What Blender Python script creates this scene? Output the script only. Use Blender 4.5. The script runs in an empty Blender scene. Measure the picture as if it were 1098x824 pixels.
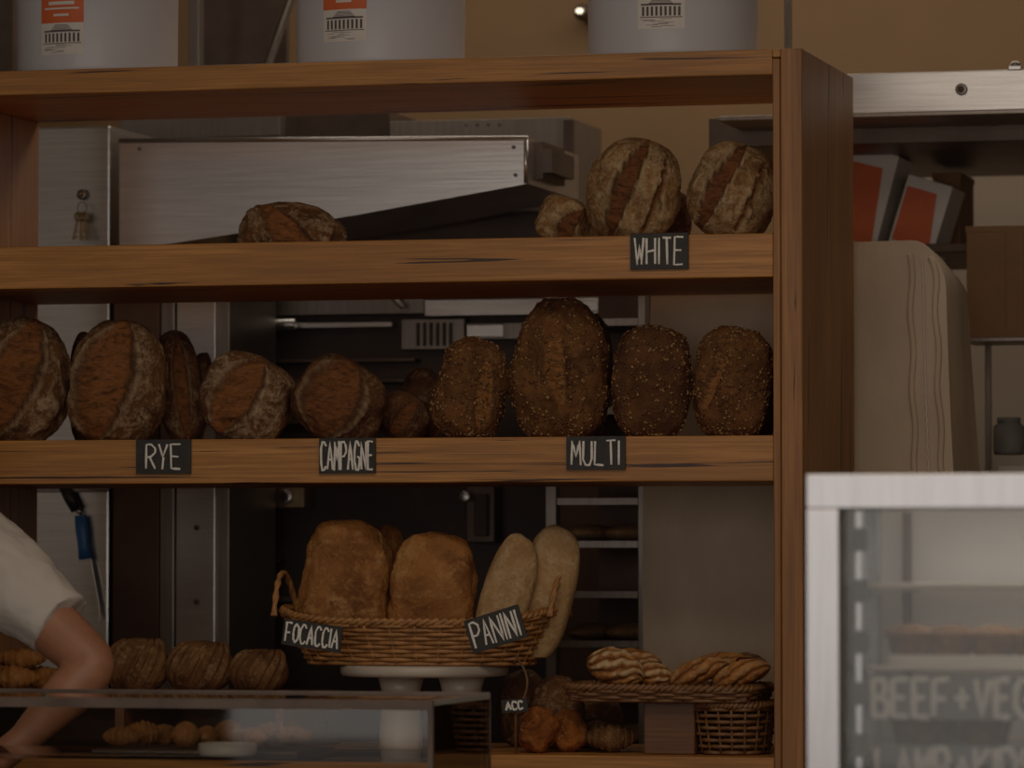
import bpy, math, random
from mathutils import Vector, Matrix, noise
random.seed(7)
# ------------------------------------------------------------------ camera model (real telephoto camera)
FPX=4840.0; YAW=math.atan(0.26); PIT=math.atan(188/4840.0)
CAM=Vector((1.637,-8.5,1.3))
Fh=Vector((-math.sin(YAW),math.cos(YAW),0)); Zv=Vector((0,0,1))
Rv=Vector((math.cos(YAW),math.sin(YAW),0))
Fv=Fh*math.cos(PIT)+Zv*math.sin(PIT); Uv=Zv*math.cos(PIT)-Fh*math.sin(PIT)
def P(px,py,y):
    d=Rv*(px-549)-Uv*(py-412)+Fv*FPX
    return CAM+d*((y-CAM.y)/d.y)
def mpp(px,y):
    return (P(px,600,y)-CAM).dot(Fv)/FPX
scn=bpy.context.scene
cd=bpy.data.cameras.new("camera"); co=bpy.data.objects.new("camera",cd); scn.collection.objects.link(co)
co.matrix_world=Matrix(((Rv.x,Uv.x,-Fv.x,CAM.x),(Rv.y,Uv.y,-Fv.y,CAM.y),(Rv.z,Uv.z,-Fv.z,CAM.z),(0,0,0,1)))
cd.sensor_width=36; cd.lens=FPX/1098*36; cd.clip_end=60
cd.dof.use_dof=True; cd.dof.focus_distance=8.85; cd.dof.aperture_fstop=4.0
scn.camera=co
scn.view_settings.view_transform='Standard'
scn.view_settings.gamma=1.16
# ------------------------------------------------------------------ materials
def newmat(name):
    m=bpy.data.materials.new(name); m.use_nodes=True
    nt=m.node_tree; b=nt.nodes["Principled BSDF"]; return m,nt,b
def ramp(nt,fac,stops):
    r=nt.nodes.new("ShaderNodeValToRGB"); e=r.color_ramp.elements
    while len(e)<len(stops): e.new(0.5)
    for i,(p,c) in enumerate(stops):
        e[i].position=p; e[i].color=(*c,1) if len(c)==3 else c
    nt.links.new(fac,r.inputs[0]); return r.outputs[0]
def mixc(nt,fac,a,b,mode='MIX'):
    m=nt.nodes.new("ShaderNodeMix"); m.data_type='RGBA'; m.blend_type=mode
    for s,v in ((0,fac),(6,a),(7,b)):
        if isinstance(v,bpy.types.NodeSocket): nt.links.new(v,m.inputs[s])
        elif s==0: m.inputs[0].default_value=v
        else: m.inputs[s].default_value=(*v,1)
    return m.outputs[2]
def coords(nt,scale=(1,1,1)):
    tc=nt.nodes.new("ShaderNodeTexCoord"); mp=nt.nodes.new("ShaderNodeMapping")
    mp.inputs['Scale'].default_value=scale; nt.links.new(tc.outputs['Object'],mp.inputs[0]); return mp.outputs[0]
def tex(nt,co_,scale,detail=4,rough=.5,dist=0):
    n=nt.nodes.new("ShaderNodeTexNoise"); n.inputs['Scale'].default_value=scale; n.inputs['Detail'].default_value=detail
    n.inputs['Roughness'].default_value=rough; n.inputs['Distortion'].default_value=dist
    nt.links.new(co_,n.inputs['Vector']); return n.outputs['Fac']
def bump(nt,b,h,st=.3,d=.01):
    n=nt.nodes.new("ShaderNodeBump"); n.inputs['Strength'].default_value=st; n.inputs['Distance'].default_value=d
    nt.links.new(h,n.inputs['Height']); nt.links.new(n.outputs[0],b.inputs['Normal'])
def plain(name,c,rough=.5,metal=0,var=.25,scale=12,bst=.1,stretch=(1,1,1),emit=0):
    m,nt,b=newmat(name); cc=coords(nt,stretch); t=tex(nt,cc,scale,5,.6)
    lo=tuple(x*(1-var) for x in c); hi=tuple(min(1,x*(1+var)) for x in c)
    nt.links.new(ramp(nt,t,[(.3,lo),(.7,hi)]),b.inputs['Base Color'])
    b.inputs['Roughness'].default_value=rough; b.inputs['Metallic'].default_value=metal
    if bst: bump(nt,b,t,bst,.004)
    if emit:
        b.inputs['Emission Color'].default_value=(*c,1); b.inputs['Emission Strength'].default_value=emit
    return m
def wood(name,axis,c1,c2,rough=.5,veins=.63):
    m,nt,b=newmat(name)
    s={'x':(1.2,38,38),'z':(38,38,1.2)}[axis]; s2={'x':(1.0,14,60),'z':(60,14,1.0)}[axis]
    s3={'x':(.8,5,9),'z':(9,5,.8)}[axis]; s4={'x':(3,130,130),'z':(130,130,3)}[axis]
    t=tex(nt,coords(nt,s),1.6,6,.62,.6)
    base=ramp(nt,t,[(.28,c1),(.5,tuple((a+b_)/2 for a,b_ in zip(c1,c2))),(.72,c2)])
    t4=tex(nt,coords(nt,s4),1.5,3,.6); base=mixc(nt,ramp(nt,t4,[(.42,(.5,.5,.5)),(.58,(0,0,0))]),base,tuple(x*.55 for x in c1))
    t3=tex(nt,coords(nt,s3),2,4,.55,.8); base=mixc(nt,ramp(nt,t3,[(.35,(0,0,0)),(.7,(.6,.6,.6))]),base,tuple(x*.6 for x in c1))
    t2=tex(nt,coords(nt,s2),1.1,4,.55,1.2)
    vein=ramp(nt,t2,[(veins,(0,0,0)),(veins+.03,(1,1,1))])
    base=mixc(nt,vein,base,(.035,.012,.006))
    nt.links.new(base,b.inputs['Base Color']); b.inputs['Roughness'].default_value=rough
    bump(nt,b,t,.25,.002); return m
M={}
M['wood_x']=wood('oiled_timber_horizontal','x',(.40,.155,.030),(.68,.30,.072))
M['wood_z']=wood('oiled_timber_vertical','z',(.28,.105,.022),(.46,.195,.050))
M['wood_d']=wood('dark_timber','x',(.12,.042,.013),(.22,.085,.027))
M['steel']=plain('brushed_steel',(.62,.60,.58),.27,.97,.12,6,.05,(1,1,30))
M['steel2']=plain('dull_steel',(.27,.235,.21),.40,.9,.15,6,.05,(20,1,1))
M['steeld']=plain('dark_steel',(.12,.088,.072),.45,.7,.3,8,.05)
M['alu']=plain('aluminium',(.52,.52,.54),.26,.95,.08,6,.03,(20,1,1))
M['black']=plain('black_enamel',(.045,.024,.018),.5,0,.3,9,.05)
M['brownpanel']=plain('brown_panel',(.11,.060,.041),.5,.1,.2,5,.05)
M['bucket']=plain('white_plastic',(.58,.585,.63),.35,0,.04,4,.02)
M['white']=plain('white_paper',(.72,.68,.64),.6,0,.05,30,.02)
M['orange']=plain('orange_print',(.66,.12,.035),.6,0,.06,30,0)
M['ink']=plain('ink',(.08,.06,.06),.7,0,.1,30,0)
M['chalk']=plain('chalk_paint',(.85,.82,.76),.8,0,.15,200,0)
M['slate']=plain('chalkboard',(.020,.018,.018),.65,0,.4,60,.05)
M['wall']=plain('tan_wall_paint',(.19,.105,.042),.7,0,.12,1.5,.05)
M['walllight']=plain('cream_wall_paint',(.40,.34,.28),.7,0,.06,1.5,.05)
M['wallmid']=plain('taupe_wall_paint',(.25,.19,.14),.7,0,.06,1.5,.05)
M['ceil']=plain('ceiling_paint',(.5,.42,.33),.8,0,.05,2,.02)
M['floor']=plain('concrete_floor',(.16,.13,.11),.55,0,.25,3,.1)
M['card']=plain('cardboard',(.24,.13,.065),.8,0,.12,10,.05)
M['ceramic']=plain('white_ceramic',(.58,.51,.43),.3,0,.05,8,0)
M['panelw']=plain('white_laminate',(.50,.48,.46),.4,0,.08,5,0)
M['brass']=plain('brass',(.35,.25,.14),.35,.8,.15,20,0)
M['blue']=plain('blue_plastic',(.035,.17,.46),.4,0,.1,10,0)
M['blackpl']=plain('black_plastic',(.025,.022,.022),.4,0,.2,10,0)
M['rubber']=plain('grey_seal',(.16,.155,.15),.6,0,.2,10,0)
M['ticket']=plain('grey_card',(.22,.215,.21),.6,0,.1,10,0)
M['lamp']=plain('lamp_glow',(1,.85,.6),.5,0,0,1,0,(1,1,1),2.0)
M['skin']=plain('skin',(.32,.135,.075),.5,0,.14,14,.08)
M['hair']=plain('dark_hair',(.03,.017,.01),.6,0,.4,60,.3,(1,1,.2))
M['tee']=plain('white_cotton',(.54,.50,.46),.9,0,.05,9,.5)
M['trouser']=plain('dark_trousers',(.03,.03,.035),.9,0,.2,20,.2)
m,nt,b=newmat('canvas_fabric'); t=tex(nt,coords(nt,(1,1,.5)),7,5,.55,.2)
nt.links.new(ramp(nt,t,[(.3,(.45,.345,.245)),(.7,(.60,.475,.35))]),b.inputs['Base Color']); b.inputs['Roughness'].default_value=.95
bump(nt,b,t,.5,.02); M['canvas']=m
m=bpy.data.materials.new('glass_pane'); m.use_nodes=True; nt=m.node_tree; nt.nodes.clear()
o=nt.nodes.new('ShaderNodeOutputMaterial'); g=nt.nodes.new('ShaderNodeBsdfGlossy'); g.inputs['Roughness'].default_value=.03
g.inputs['Color'].default_value=(.9,.9,.9,1)
tr=nt.nodes.new('ShaderNodeBsdfTransparent'); tr.inputs['Color'].default_value=(.90,.905,.90,1)
lw=nt.nodes.new('ShaderNodeFresnel'); lw.inputs['IOR'].default_value=1.38; mx=nt.nodes.new('ShaderNodeMixShader')
nt.links.new(lw.outputs[0],mx.inputs[0]); nt.links.new(tr.outputs[0],mx.inputs[1]); nt.links.new(g.outputs[0],mx.inputs[2]); nt.links.new(mx.outputs[0],o.inputs[0])
M['glass']=m
M['glassedge']=plain('glass_edge',(.34,.36,.34),.2,0,.05,5,0)
M['wicker']=plain('wicker_cane',(.36,.16,.052),.5,0,.4,60,.2)
M['wickerd']=plain('dark_wicker_cane',(.17,.075,.028),.55,0,.4,60,.2)
def crust(name,dark,mid,flour,fl_lo,fl_hi,gash,scale=1,rough=.75,bs=.8,edge=(.028,.011,.006)):
    m,nt,b=newmat(name); at=nt.nodes.new('ShaderNodeAttribute'); at.attribute_name='crust'
    sep=nt.nodes.new('ShaderNodeSeparateColor'); nt.links.new(at.outputs['Color'],sep.inputs[0])
    c_=coords(nt,(1,1,1))
    big=tex(nt,c_,16*scale,6,.65,.5); fine=tex(nt,c_,150*scale,5,.7)
    body=ramp(nt,big,[(.3,dark),(.62,mid)])
    mm=nt.nodes.new('ShaderNodeMath'); mm.operation='MULTIPLY_ADD'; nt.links.new(fine,mm.inputs[0]); mm.inputs[1].default_value=.4
    b2=tex(nt,c_,22*scale,7,.68,1.2)
    mh=nt.nodes.new('ShaderNodeMath'); mh.operation='MULTIPLY'; nt.links.new(b2,mh.inputs[0]); mh.inputs[1].default_value=.6
    nt.links.new(mh.outputs[0],mm.inputs[2])
    fm=ramp(nt,mm.outputs[0],[(fl_lo,(0,0,0)),(fl_hi,(1,1,1))])
    outer=mixc(nt,fm,body,flour)
    g1=ramp(nt,tex(nt,coords(nt,(1,1,2.6)),30*scale,8,.75,1.0),[(.36,tuple(x*.28 for x in gash)),(.5,gash),(.66,tuple(min(1,x*1.5) for x in gash)),(.78,tuple(min(1,x*.7+y*.4) for x,y in zip(gash,flour)))])
    base=mixc(nt,sep.outputs[0],outer,g1)
    base=mixc(nt,sep.outputs[1],base,edge)
    base=mixc(nt,sep.outputs[2],base,flour)
    nt.links.new(base,b.inputs['Base Color']); b.inputs['Roughness'].default_value=rough
    b.inputs['Specular IOR Level'].default_value=.3
    bump(nt,b,mm.outputs[0],bs,.012); return m
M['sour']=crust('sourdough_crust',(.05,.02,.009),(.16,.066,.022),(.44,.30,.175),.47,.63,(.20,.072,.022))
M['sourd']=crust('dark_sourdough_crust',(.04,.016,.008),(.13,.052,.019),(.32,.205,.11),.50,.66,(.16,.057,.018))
M['sourl']=crust('floury_white_crust',(.09,.038,.014),(.29,.14,.05),(.54,.38,.20),.44,.62,(.14,.048,.016))
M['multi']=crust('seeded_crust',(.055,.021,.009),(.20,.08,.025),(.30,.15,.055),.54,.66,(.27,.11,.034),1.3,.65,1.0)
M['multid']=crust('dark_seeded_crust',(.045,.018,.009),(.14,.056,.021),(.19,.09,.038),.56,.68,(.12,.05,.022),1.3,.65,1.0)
M['gold']=crust('golden_crust',(.13,.042,.011),(.42,.165,.045),(.58,.31,.11),.50,.68,(.26,.10,.03),.8,.55,1.0)
M['pale']=crust('pale_crust',(.32,.165,.062),(.50,.30,.13),(.60,.41,.22),.46,.66,(.45,.28,.14),.8)
M['roll']=crust('roll_crust',(.07,.03,.012),(.21,.093,.032),(.35,.2,.1),.5,.64,(.15,.06,.02))
M['pastry']=crust('glazed_pastry',(.20,.06,.014),(.52,.21,.055),(.68,.48,.26),.54,.68,(.35,.1,.03),1,.32,.8,(.06,.018,.008))
M['pastryo']=crust('orange_glazed_pastry',(.10,.025,.008),(.50,.16,.035),(.62,.30,.09),.54,.66,(.35,.1,.03),1.6,.25,1.0)
M['crumb']=plain('bread_crumb',(.34,.20,.10),.9,0,.3,70,.4)
M['seed_a']=plain('pale_seed',(.33,.185,.07),.6,0,.3,60,0)
M['seed_b']=plain('brown_seed',(.11,.045,.018),.6,0,.3,60,0)
M['jam']=plain('dark_jam',(.06,.012,.008),.25,0,.2,60,0)
# ------------------------------------------------------------------ geometry accumulator
class G:
    def __init__(s): s.v=[];s.f=[];s.m=[];s.sm=[];s.mats=[]
    def mi(s,k):
        if k not in s.mats: s.mats.append(k)
        return s.mats.index(k)
    def add(s,vs,fs,k,smooth=True):
        o=len(s.v); s.v+= [tuple(p) for p in vs]; i=s.mi(k)
        for f in fs: s.f.append([o+q for q in f]); s.m.append(i); s.sm.append(smooth)
    def box(s,x0,x1,y0,y1,z0,z1,k,xf=None):
        vs=[Vector(p) for p in ((x0,y0,z0),(x1,y0,z0),(x1,y1,z0),(x0,y1,z0),(x0,y0,z1),(x1,y0,z1),(x1,y1,z1),(x0,y1,z1))]
        if xf: vs=[xf@p for p in vs]
        s.add(vs,[(0,3,2,1),(4,5,6,7),(0,1,5,4),(1,2,6,5),(2,3,7,6),(3,0,4,7)],k,False)
    def pbox(s,a,b_,c,d,y,dep,k):
        mx=(a+c)/2; my=(b_+d)/2
        s.box(P(a,my,y).x,P(c,my,y).x,y,y+dep,P(mx,d,y).z,P(mx,b_,y).z,k)
    def tube(s,pts,rad,k,n=8,closed=False,flat=1.0):
        pts=[Vector(p) for p in pts]; L=len(pts)
        if not hasattr(rad,'__len__'): rad=[rad]*L
        vs=[];fs=[]; up=None
        for i,p in enumerate(pts):
            if closed: t=pts[(i+1)%L]-pts[i-1]
            else: t=pts[min(i+1,L-1)]-pts[max(i-1,0)]
            if t.length<1e-9: t=Vector((0,0,1))
            t.normalize()
            if up is None:
                up=Vector((0,1,0)) if abs(t.y)<.9 else Vector((0,0,1))
            up=(up-t*up.dot(t))
            if up.length<1e-6: up=t.orthogonal()
            up.normalize(); sd=t.cross(up)
            for j in range(n):
                a=2*math.pi*j/n; vs.append(p+(up*math.cos(a)*flat+sd*math.sin(a))*rad[i])
        R=L if closed else L-1
        for i in range(R):
            for j in range(n):
                a=i*n+j; b2=i*n+(j+1)%n; c=((i+1)%L)*n+(j+1)%n; d=((i+1)%L)*n+j
                fs.append((a,b2,c,d))
        if not closed:
            fs.append(tuple(range(n-1,-1,-1))); fs.append(tuple((L-1)*n+j for j in range(n)))
        s.add(vs,fs,k,True)
    def lathe(s,cx,cy,prof,k,n=48,sx=1,sy=1):
        vs=[];fs=[];L=len(prof)
        for r,z in prof:
            for j in range(n):
                a=2*math.pi*j/n; vs.append((cx+r*math.cos(a)*sx,cy+r*math.sin(a)*sy,z))
        for i in range(L-1):
            for j in range(n): fs.append((i*n+j,i*n+(j+1)%n,(i+1)*n+(j+1)%n,(i+1)*n+j))
        fs.append(tuple(range(n-1,-1,-1))); fs.append(tuple((L-1)*n+j for j in range(n)))
        s.add(vs,fs,k,True)
    def ell(s,c,r,k,n=20,m=12,fn=None,rot=None):
        c=Vector(c); vs=[];fs=[]
        for i in range(m+1):
            ph=math.pi*i/m
            for j in range(n):
                a=2*math.pi*j/n
                d=Vector((math.sin(ph)*math.cos(a),math.sin(ph)*math.sin(a),math.cos(ph)))
                q=Vector((d.x*r[0],d.y*r[1],d.z*r[2]))
                if fn: q=fn(q,d)
                if rot: q=rot@q
                vs.append(c+q)
        for i in range(m):
            for j in range(n): fs.append((i*n+j,(i+1)*n+j,(i+1)*n+(j+1)%n,i*n+(j+1)%n))
        s.add(vs,fs,k,True)
    def make(s,name,bevel=0,cols=None,parent=None):
        me=bpy.data.meshes.new(name); me.from_pydata(s.v,[],s.f)
        for k in s.mats: me.materials.append(M[k])
        me.polygons.foreach_set('material_index',s.m); me.polygons.foreach_set('use_smooth',s.sm)
        if cols:
            at=me.color_attributes.new('crust','FLOAT_COLOR','POINT')
            flat=[]
            for c in cols: flat+= [c[0],c[1],c[2] if len(c)>2 else 0,1]
            flat+=[0,0,0,1]*(len(s.v)-len(cols))
            at.data.foreach_set('color',flat)
        me.update()
        ob=bpy.data.objects.new(name,me); scn.collection.objects.link(ob)
        if bevel:
            bm=ob.modifiers.new('bevel','BEVEL'); bm.width=bevel; bm.segments=2; bm.limit_method='ANGLE'; bm.angle_limit=.7
        if parent: ob.parent=parent
        return ob
def zof(px,py,y=0): return P(px,py,y).z
def xof(px,y=0): return P(px,400,y).x
# ------------------------------------------------------------------ room
g=G(); g.box(-5,5,-9.6,2.8,-.1,0,'floor'); g.make('floor')
g=G(); g.box(-5,5,-9.6,2.8,3.4,3.5,'ceil'); g.make('ceiling')
g=G(); g.box(-5,5,2.7,2.8,0,3.4,'wall'); g.make('wall_back')
g=G(); g.box(-5.1,-5,-9.6,2.8,0,3.4,'walllight'); g.make('wall_left')
g=G(); g.box(5,5.1,-9.6,2.8,0,3.4,'walllight'); g.make('wall_right')
g=G(); g.box(-5,5,-9.7,-9.6,0,.5,'walllight'); g.box(-5,5,-9.7,-9.6,2.9,3.4,'walllight')
g.box(-5,-3.6,-9.7,-9.6,.5,2.9,'walllight'); g.box(3.6,5,-9.7,-9.6,.5,2.9,'walllight'); g.make('wall_front')
g=G(); 
for x in (-3.6,-1.2,1.2,3.55): g.box(x,x+.05,-9.68,-9.62,.5,2.9,'steeld')
g.box(-3.6,3.6,-9.68,-9.62,.5,.55,'steeld'); g.box(-3.6,3.6,-9.68,-9.62,2.85,2.9,'steeld'); g.make('window_1')
# ------------------------------------------------------------------ main bread shelf
ZT=zof(845,52); ZTb=zof(820,80); Z1=zof(828,250); Z1b=zof(828,297); Z2=zof(828,467); Z2b=zof(828,516); Z0=zof(650,811)
XR=xof(861); XI=xof(829); XL=P(33,200,.5).x; DEP=.55
g=G()
g.box(XL-.07,XI,0,DEP,ZTb,ZT,'wood_x')
g.box(XL,XI,0,DEP,Z1b,Z1,'wood_x'); g.box(XL,XI,0,DEP,Z2b,Z2,'wood_x'); g.box(XL,XI,0,DEP,Z0-.08,Z0,'wood_x')
g.box(XL-.07,XL,0.002,DEP-.001,0,ZTb,'wood_z')
xm=xof(837)
g.box(xm+.0015,XR,-.004,DEP,0,ZT,'wood_z'); g.box(XI,xm,0.0,DEP-.002,0,ZT-.018,'wood_z')
g.box(XI,xm+.0015,-.002,DEP-.002,ZT-.0165,ZT-.0005,'wood_x')
g.box(XL,XI,.03,.05,0.0,Z0-.08,'wood_d'); g.box(XL,XI,.45,.47,0.0,Z0-.08,'wood_d')
g.make('bread_shelf',.0025)
# ------------------------------------------------------------------ buckets on top
def bucket(pa,pb,lab):
    y=.26; r=(pb-pa)*mpp((pa+pb)/2,y)/2; c=P((pa+pb)/2,50,y); cx=c.x
    g=G(); h=.36; z=ZT+.0005
    prof=[(r*.3,z),(r*.95,z),(r*.975,z+.005),(r*.985,z+.018),(r*1.0,z+h*.8),(r*1.03,z+h*.8+.004),(r*1.03,z+h*.83),(r*1.0,z+h*.835),(r*1.005,z+h*.96),(r*1.045,z+h*.965),(r*1.045,z+h),(r*.98,z+h+.004),(r*.95,z+h-.006),(0.01,z+h-.006)]
    g.lathe(cx,y,prof,'bucket',64)
    hp=[]; a0=-math.pi/2+YAW
    for i in range(21):
        t=-1+2*i/20; a=a0+t*1.45
        hp.append((cx+(r*1.05+.004)*math.cos(a),y+(r*1.05+.004)*math.sin(a),z+h*.9-.10*(1-t*t)))
    g.tube(hp,.0025,'steel2',6)
    u=((lab[0]+lab[1])/2-(pa+pb)/2)/((pb-pa)/2); ac=-math.pi/2+.22+math.asin(u)
    hw=(lab[1]-lab[0])/(pb-pa)/math.cos(math.asin(u))
    zb=zof((pa+pb)/2,lab[2],y-r)
    def patch(u0,u1,z0,z1,k,e):
        n=8;vs=[];fs=[]
        for i in range(n+1):
            a=ac+(u0+(u1-u0)*i/n)*hw
            for zz in (z0,z1):
                rr=r*(.985+.015*max(0,(zz-z-.018)/(h*.8-.018)))+e
                vs.append((cx+rr*math.cos(a),y+rr*math.sin(a),zz))
        for i in range(n): fs.append((2*i,2*i+2,2*i+3,2*i+1))
        g.add(vs,fs,k)
    H=.115
    patch(-1,1,zb,zb+H,'white',.0006)
    patch(-1,1,zb+H*.56,zb+H,'orange',.001)
    patch(-.8,.8,zb+H*.80,zb+H*.83,'white',.0014); patch(-.6,.6,zb+H*.88,zb+H*.94,'white',.0014)
    patch(-.35,.35,zb+H*.68,zb+H*.72,'white',.0014)
    patch(-.85,.85,zb+H*.40,zb+H*.43,'ink',.001)
    for i in range(9): patch(-.8+i*.19,-.70+i*.19,zb+H*.22,zb+H*.38,'ink',.001)
    patch(-.9,.9,zb+H*.19,zb+H*.205,'ink',.001)
    for i in range(5): patch(-.5+i*.05,.5-i*.05,zb+H*(.43+i*.022),zb+H*(.441+i*.022),'ink',.001)
    for i in range(10):
        w0=random.uniform(-.9,.2); patch(w0,w0+random.uniform(.3,.7),zb+H*(.03+.015*i),zb+H*(.037+.015*i),'ink',.001)
    g.make('plastic_bucket')
bucket(17,192,(52,100,57)); bucket(316,500,(350,398,43)); bucket(629,814,(683,734,30))
# ------------------------------------------------------------------ loaves
def loaf(name,px0,px1,ptop,zb,y,mat,tilt=0,dep=.065,gash=(),n=2.35,taper=0,lean=0,yaw=12,seeds=0,nz=.04,nu=110,nv=76,flat=.035,pt=0,rim=0):
    pc=(px0+px1)/2; m_=mpp(pc,y); w=(px1-px0)*m_; X=P(pc,ptop,y).x; h=P(pc,ptop,y).z-zb
    a=w/2;b_=h/2; sd=Vector((random.random()*50,random.random()*50,random.random()*50))
    vs=[];cols=[];nor=[]
    for i in range(nv+1):
        ph=math.pi*i/nv
        for j in range(nu):
            th=2*math.pi*j/nu
            d=Vector((math.sin(ph)*math.cos(th),math.sin(ph)*math.sin(th),math.cos(ph)))
            r=1/((abs(d.x)**n+abs(d.y)**n+abs(d.z)**n)**(1/n))
            q=d*r; gg=0;ed=0;fl=0;rad=1.0
            if q.y<.15:
                for (off,wid,cur,ln,slope) in gash:
                    v=q.z; k=1-(v/ln)**2
                    if k>0:
                        k8=k**.72
                        u0=off+cur*(1-v*v)+slope*v
                        jag=.10*noise.noise(Vector((v*4,off*9,sd.x)))+.09*noise.noise(Vector((v*14,q.x*3,sd.y)))
                        s_=(q.x-u0)/(wid*k8+.02)+jag
                        A=abs(s_); f=min(1,max(0,(.15-q.y)/.25))
                        if A<1.0: gg=max(gg,f*min(1,(1.0-A)/.10)) 
                        e=math.exp(-((A-.95)/.11)**2)*f*min(1,k*3)
                        if s_>0 or wid<.25: ed=max(ed,e*.9)
                        else: ed=max(ed,e*.5)
                        rr_=math.exp(-((A-1.15)/.12)**2)*f*min(1,k*3)*(.55+.9*noise.noise(Vector((q.x*9,v*9,sd.z))))
                        if rim: fl=max(fl,rim*max(0,rr_))
                        rad+= .08*math.exp(-((A-1.13)/.15)**2)*f*min(1,k*3)
                        if A<1:
                            rad+= f*(-.09*min(1,(1-A)/.22)*min(1,k*3)+.05*math.sqrt(1-A*A)*(1 if wid>.3 else .2))
                            rad+= f*.018*noise.noise(Vector((q.x*4,v*16,sd.z)))*2
            rad+= nz*noise.noise(d*1.9+sd)*2+nz*.5*noise.noise(d*6+sd)+nz*.38*noise.noise(d*17+sd)
            tx=(1+taper*q.z)*(1-pt*max(0,q.z)**2)
            cy=dep*(1.0 if q.y<0 else .75)
            vs.append(Vector((q.x*a*rad*tx,q.y*cy*rad,q.z*b_*(.5+rad*.5)))); cols.append((gg,ed,min(.9,fl))); nor.append(d)
    R=Matrix.Rotation(math.radians(tilt),3,'Y')@Matrix.Rotation(math.radians(-lean),3,'X')
    vs=[R@v for v in vs]
    def fit():
        return min(v.x for v in vs),max(v.x for v in vs),min(v.z for v in vs),max(v.z for v in vs)
    x0,x1,z0,z1=fit(); fz=z0+(z1-z0)*flat
    for v in vs:
        if v.z<fz: v.z=fz
    x0,x1,z0,z1=fit()
    for v in vs:
        v.x=(v.x-(x0+x1)/2)*w/(x1-x0); v.z=(v.z-z0)*h/(z1-z0)
    Ry=Matrix.Rotation(math.radians(yaw),3,'Z'); vs=[Ry@v+Vector((X,y,zb)) for v in vs]
    fs=[]
    for i in range(nv):
        for j in range(nu): fs.append((i*nu+j,(i+1)*nu+j,(i+1)*nu+(j+1)%nu,i*nu+(j+1)%nu))
    g=G(); g.add(vs,fs,mat)
    for s_ in range(seeds):
        i=random.randint(3,nv-3); j=random.randint(0,nu-1)
        if random.random()>math.sin(math.pi*i/nv): continue
        if noise.noise(nor[i*nu+j]*4+sd)<-.15: continue
        p=vs[i*nu+j]; pn=(vs[(i+1)*nu+j]-vs[(i-1)*nu+j]).cross(vs[i*nu+(j+1)%nu]-vs[i*nu+(j-1)%nu])
        if pn.length<1e-12: continue
        pn.normalize()
        if pn.dot(Ry@nor[i*nu+j])<0: pn=-pn
        t=pn.orthogonal().normalized(); t=Matrix.Rotation(random.random()*6.28,3,pn)@t; bb=pn.cross(t)
        L=random.uniform(.0022,.0060); W=L*.5
        p=p+pn*.0006+t*random.uniform(-.003,.003)+bb*random.uniform(-.003,.003)
        g.add([p+t*L,p+bb*W,p-t*L,p-bb*W,p+pn*W*.9,p-pn*W*.5],[(0,1,4),(1,2,4),(2,3,4),(3,0,4),(1,0,5),(2,1,5),(3,2,5),(0,3,5)],'seed_a' if random.random()<.38 else 'seed_b')
    return g,cols,name
def L(*a,**k):
    g,c,nm=loaf(*a,**k); return g.make(nm,cols=c)
S='sourdough_loaf'
L(S,-38,80,340,Z2,.17,'sour',12,.07,[(-.10,.46,.02,.98,.26)],pt=.16,rim=.8,nz=.05)
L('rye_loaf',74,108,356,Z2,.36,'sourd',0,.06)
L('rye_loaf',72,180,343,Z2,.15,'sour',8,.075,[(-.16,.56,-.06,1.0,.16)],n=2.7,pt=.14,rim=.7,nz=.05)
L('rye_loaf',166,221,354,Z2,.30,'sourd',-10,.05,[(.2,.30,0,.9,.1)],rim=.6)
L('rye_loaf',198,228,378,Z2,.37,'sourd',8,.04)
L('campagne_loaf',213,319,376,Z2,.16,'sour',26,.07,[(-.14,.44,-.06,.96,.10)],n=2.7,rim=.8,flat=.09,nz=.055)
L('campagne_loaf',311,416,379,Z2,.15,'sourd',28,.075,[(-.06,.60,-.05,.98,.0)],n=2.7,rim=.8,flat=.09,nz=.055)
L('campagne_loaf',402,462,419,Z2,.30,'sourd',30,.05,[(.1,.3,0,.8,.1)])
L('campagne_loaf',430,476,394,Z2,.40,'sourd',0,.04)
L('multigrain_loaf',461,547,361,Z2,.15,'multi',16,.065,[(.40,.28,.05,.75,-.15)],seeds=2500,n=2.7,nz=.065,taper=-.05)
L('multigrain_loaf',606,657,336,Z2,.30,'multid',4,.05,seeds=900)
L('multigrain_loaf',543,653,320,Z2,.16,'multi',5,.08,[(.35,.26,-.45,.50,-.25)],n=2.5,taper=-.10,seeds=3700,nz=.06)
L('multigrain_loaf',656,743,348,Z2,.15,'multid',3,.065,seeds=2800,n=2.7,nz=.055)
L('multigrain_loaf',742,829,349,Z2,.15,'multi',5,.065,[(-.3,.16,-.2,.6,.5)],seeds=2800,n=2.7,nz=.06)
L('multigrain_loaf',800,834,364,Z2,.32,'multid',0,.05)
L('white_sourdough_loaf',628,731,147,Z1,.17,'sourl',17,.075,[(-.10,.22,-.12,1.0,.12),(.42,.05,.12,.8,.1)],n=2.5,pt=.12,rim=.9,nz=.05)
L('white_sourdough_loaf',735,838,151,Z1,.17,'sourl',20,.075,[(-.26,.20,-.12,1.0,.18),(.35,.05,.10,.8,.1)],n=2.5,pt=.10,rim=.9,nz=.05)
L('white_sourdough_loaf',704,742,204,Z1,.34,'sourd',0,.04)
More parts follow.
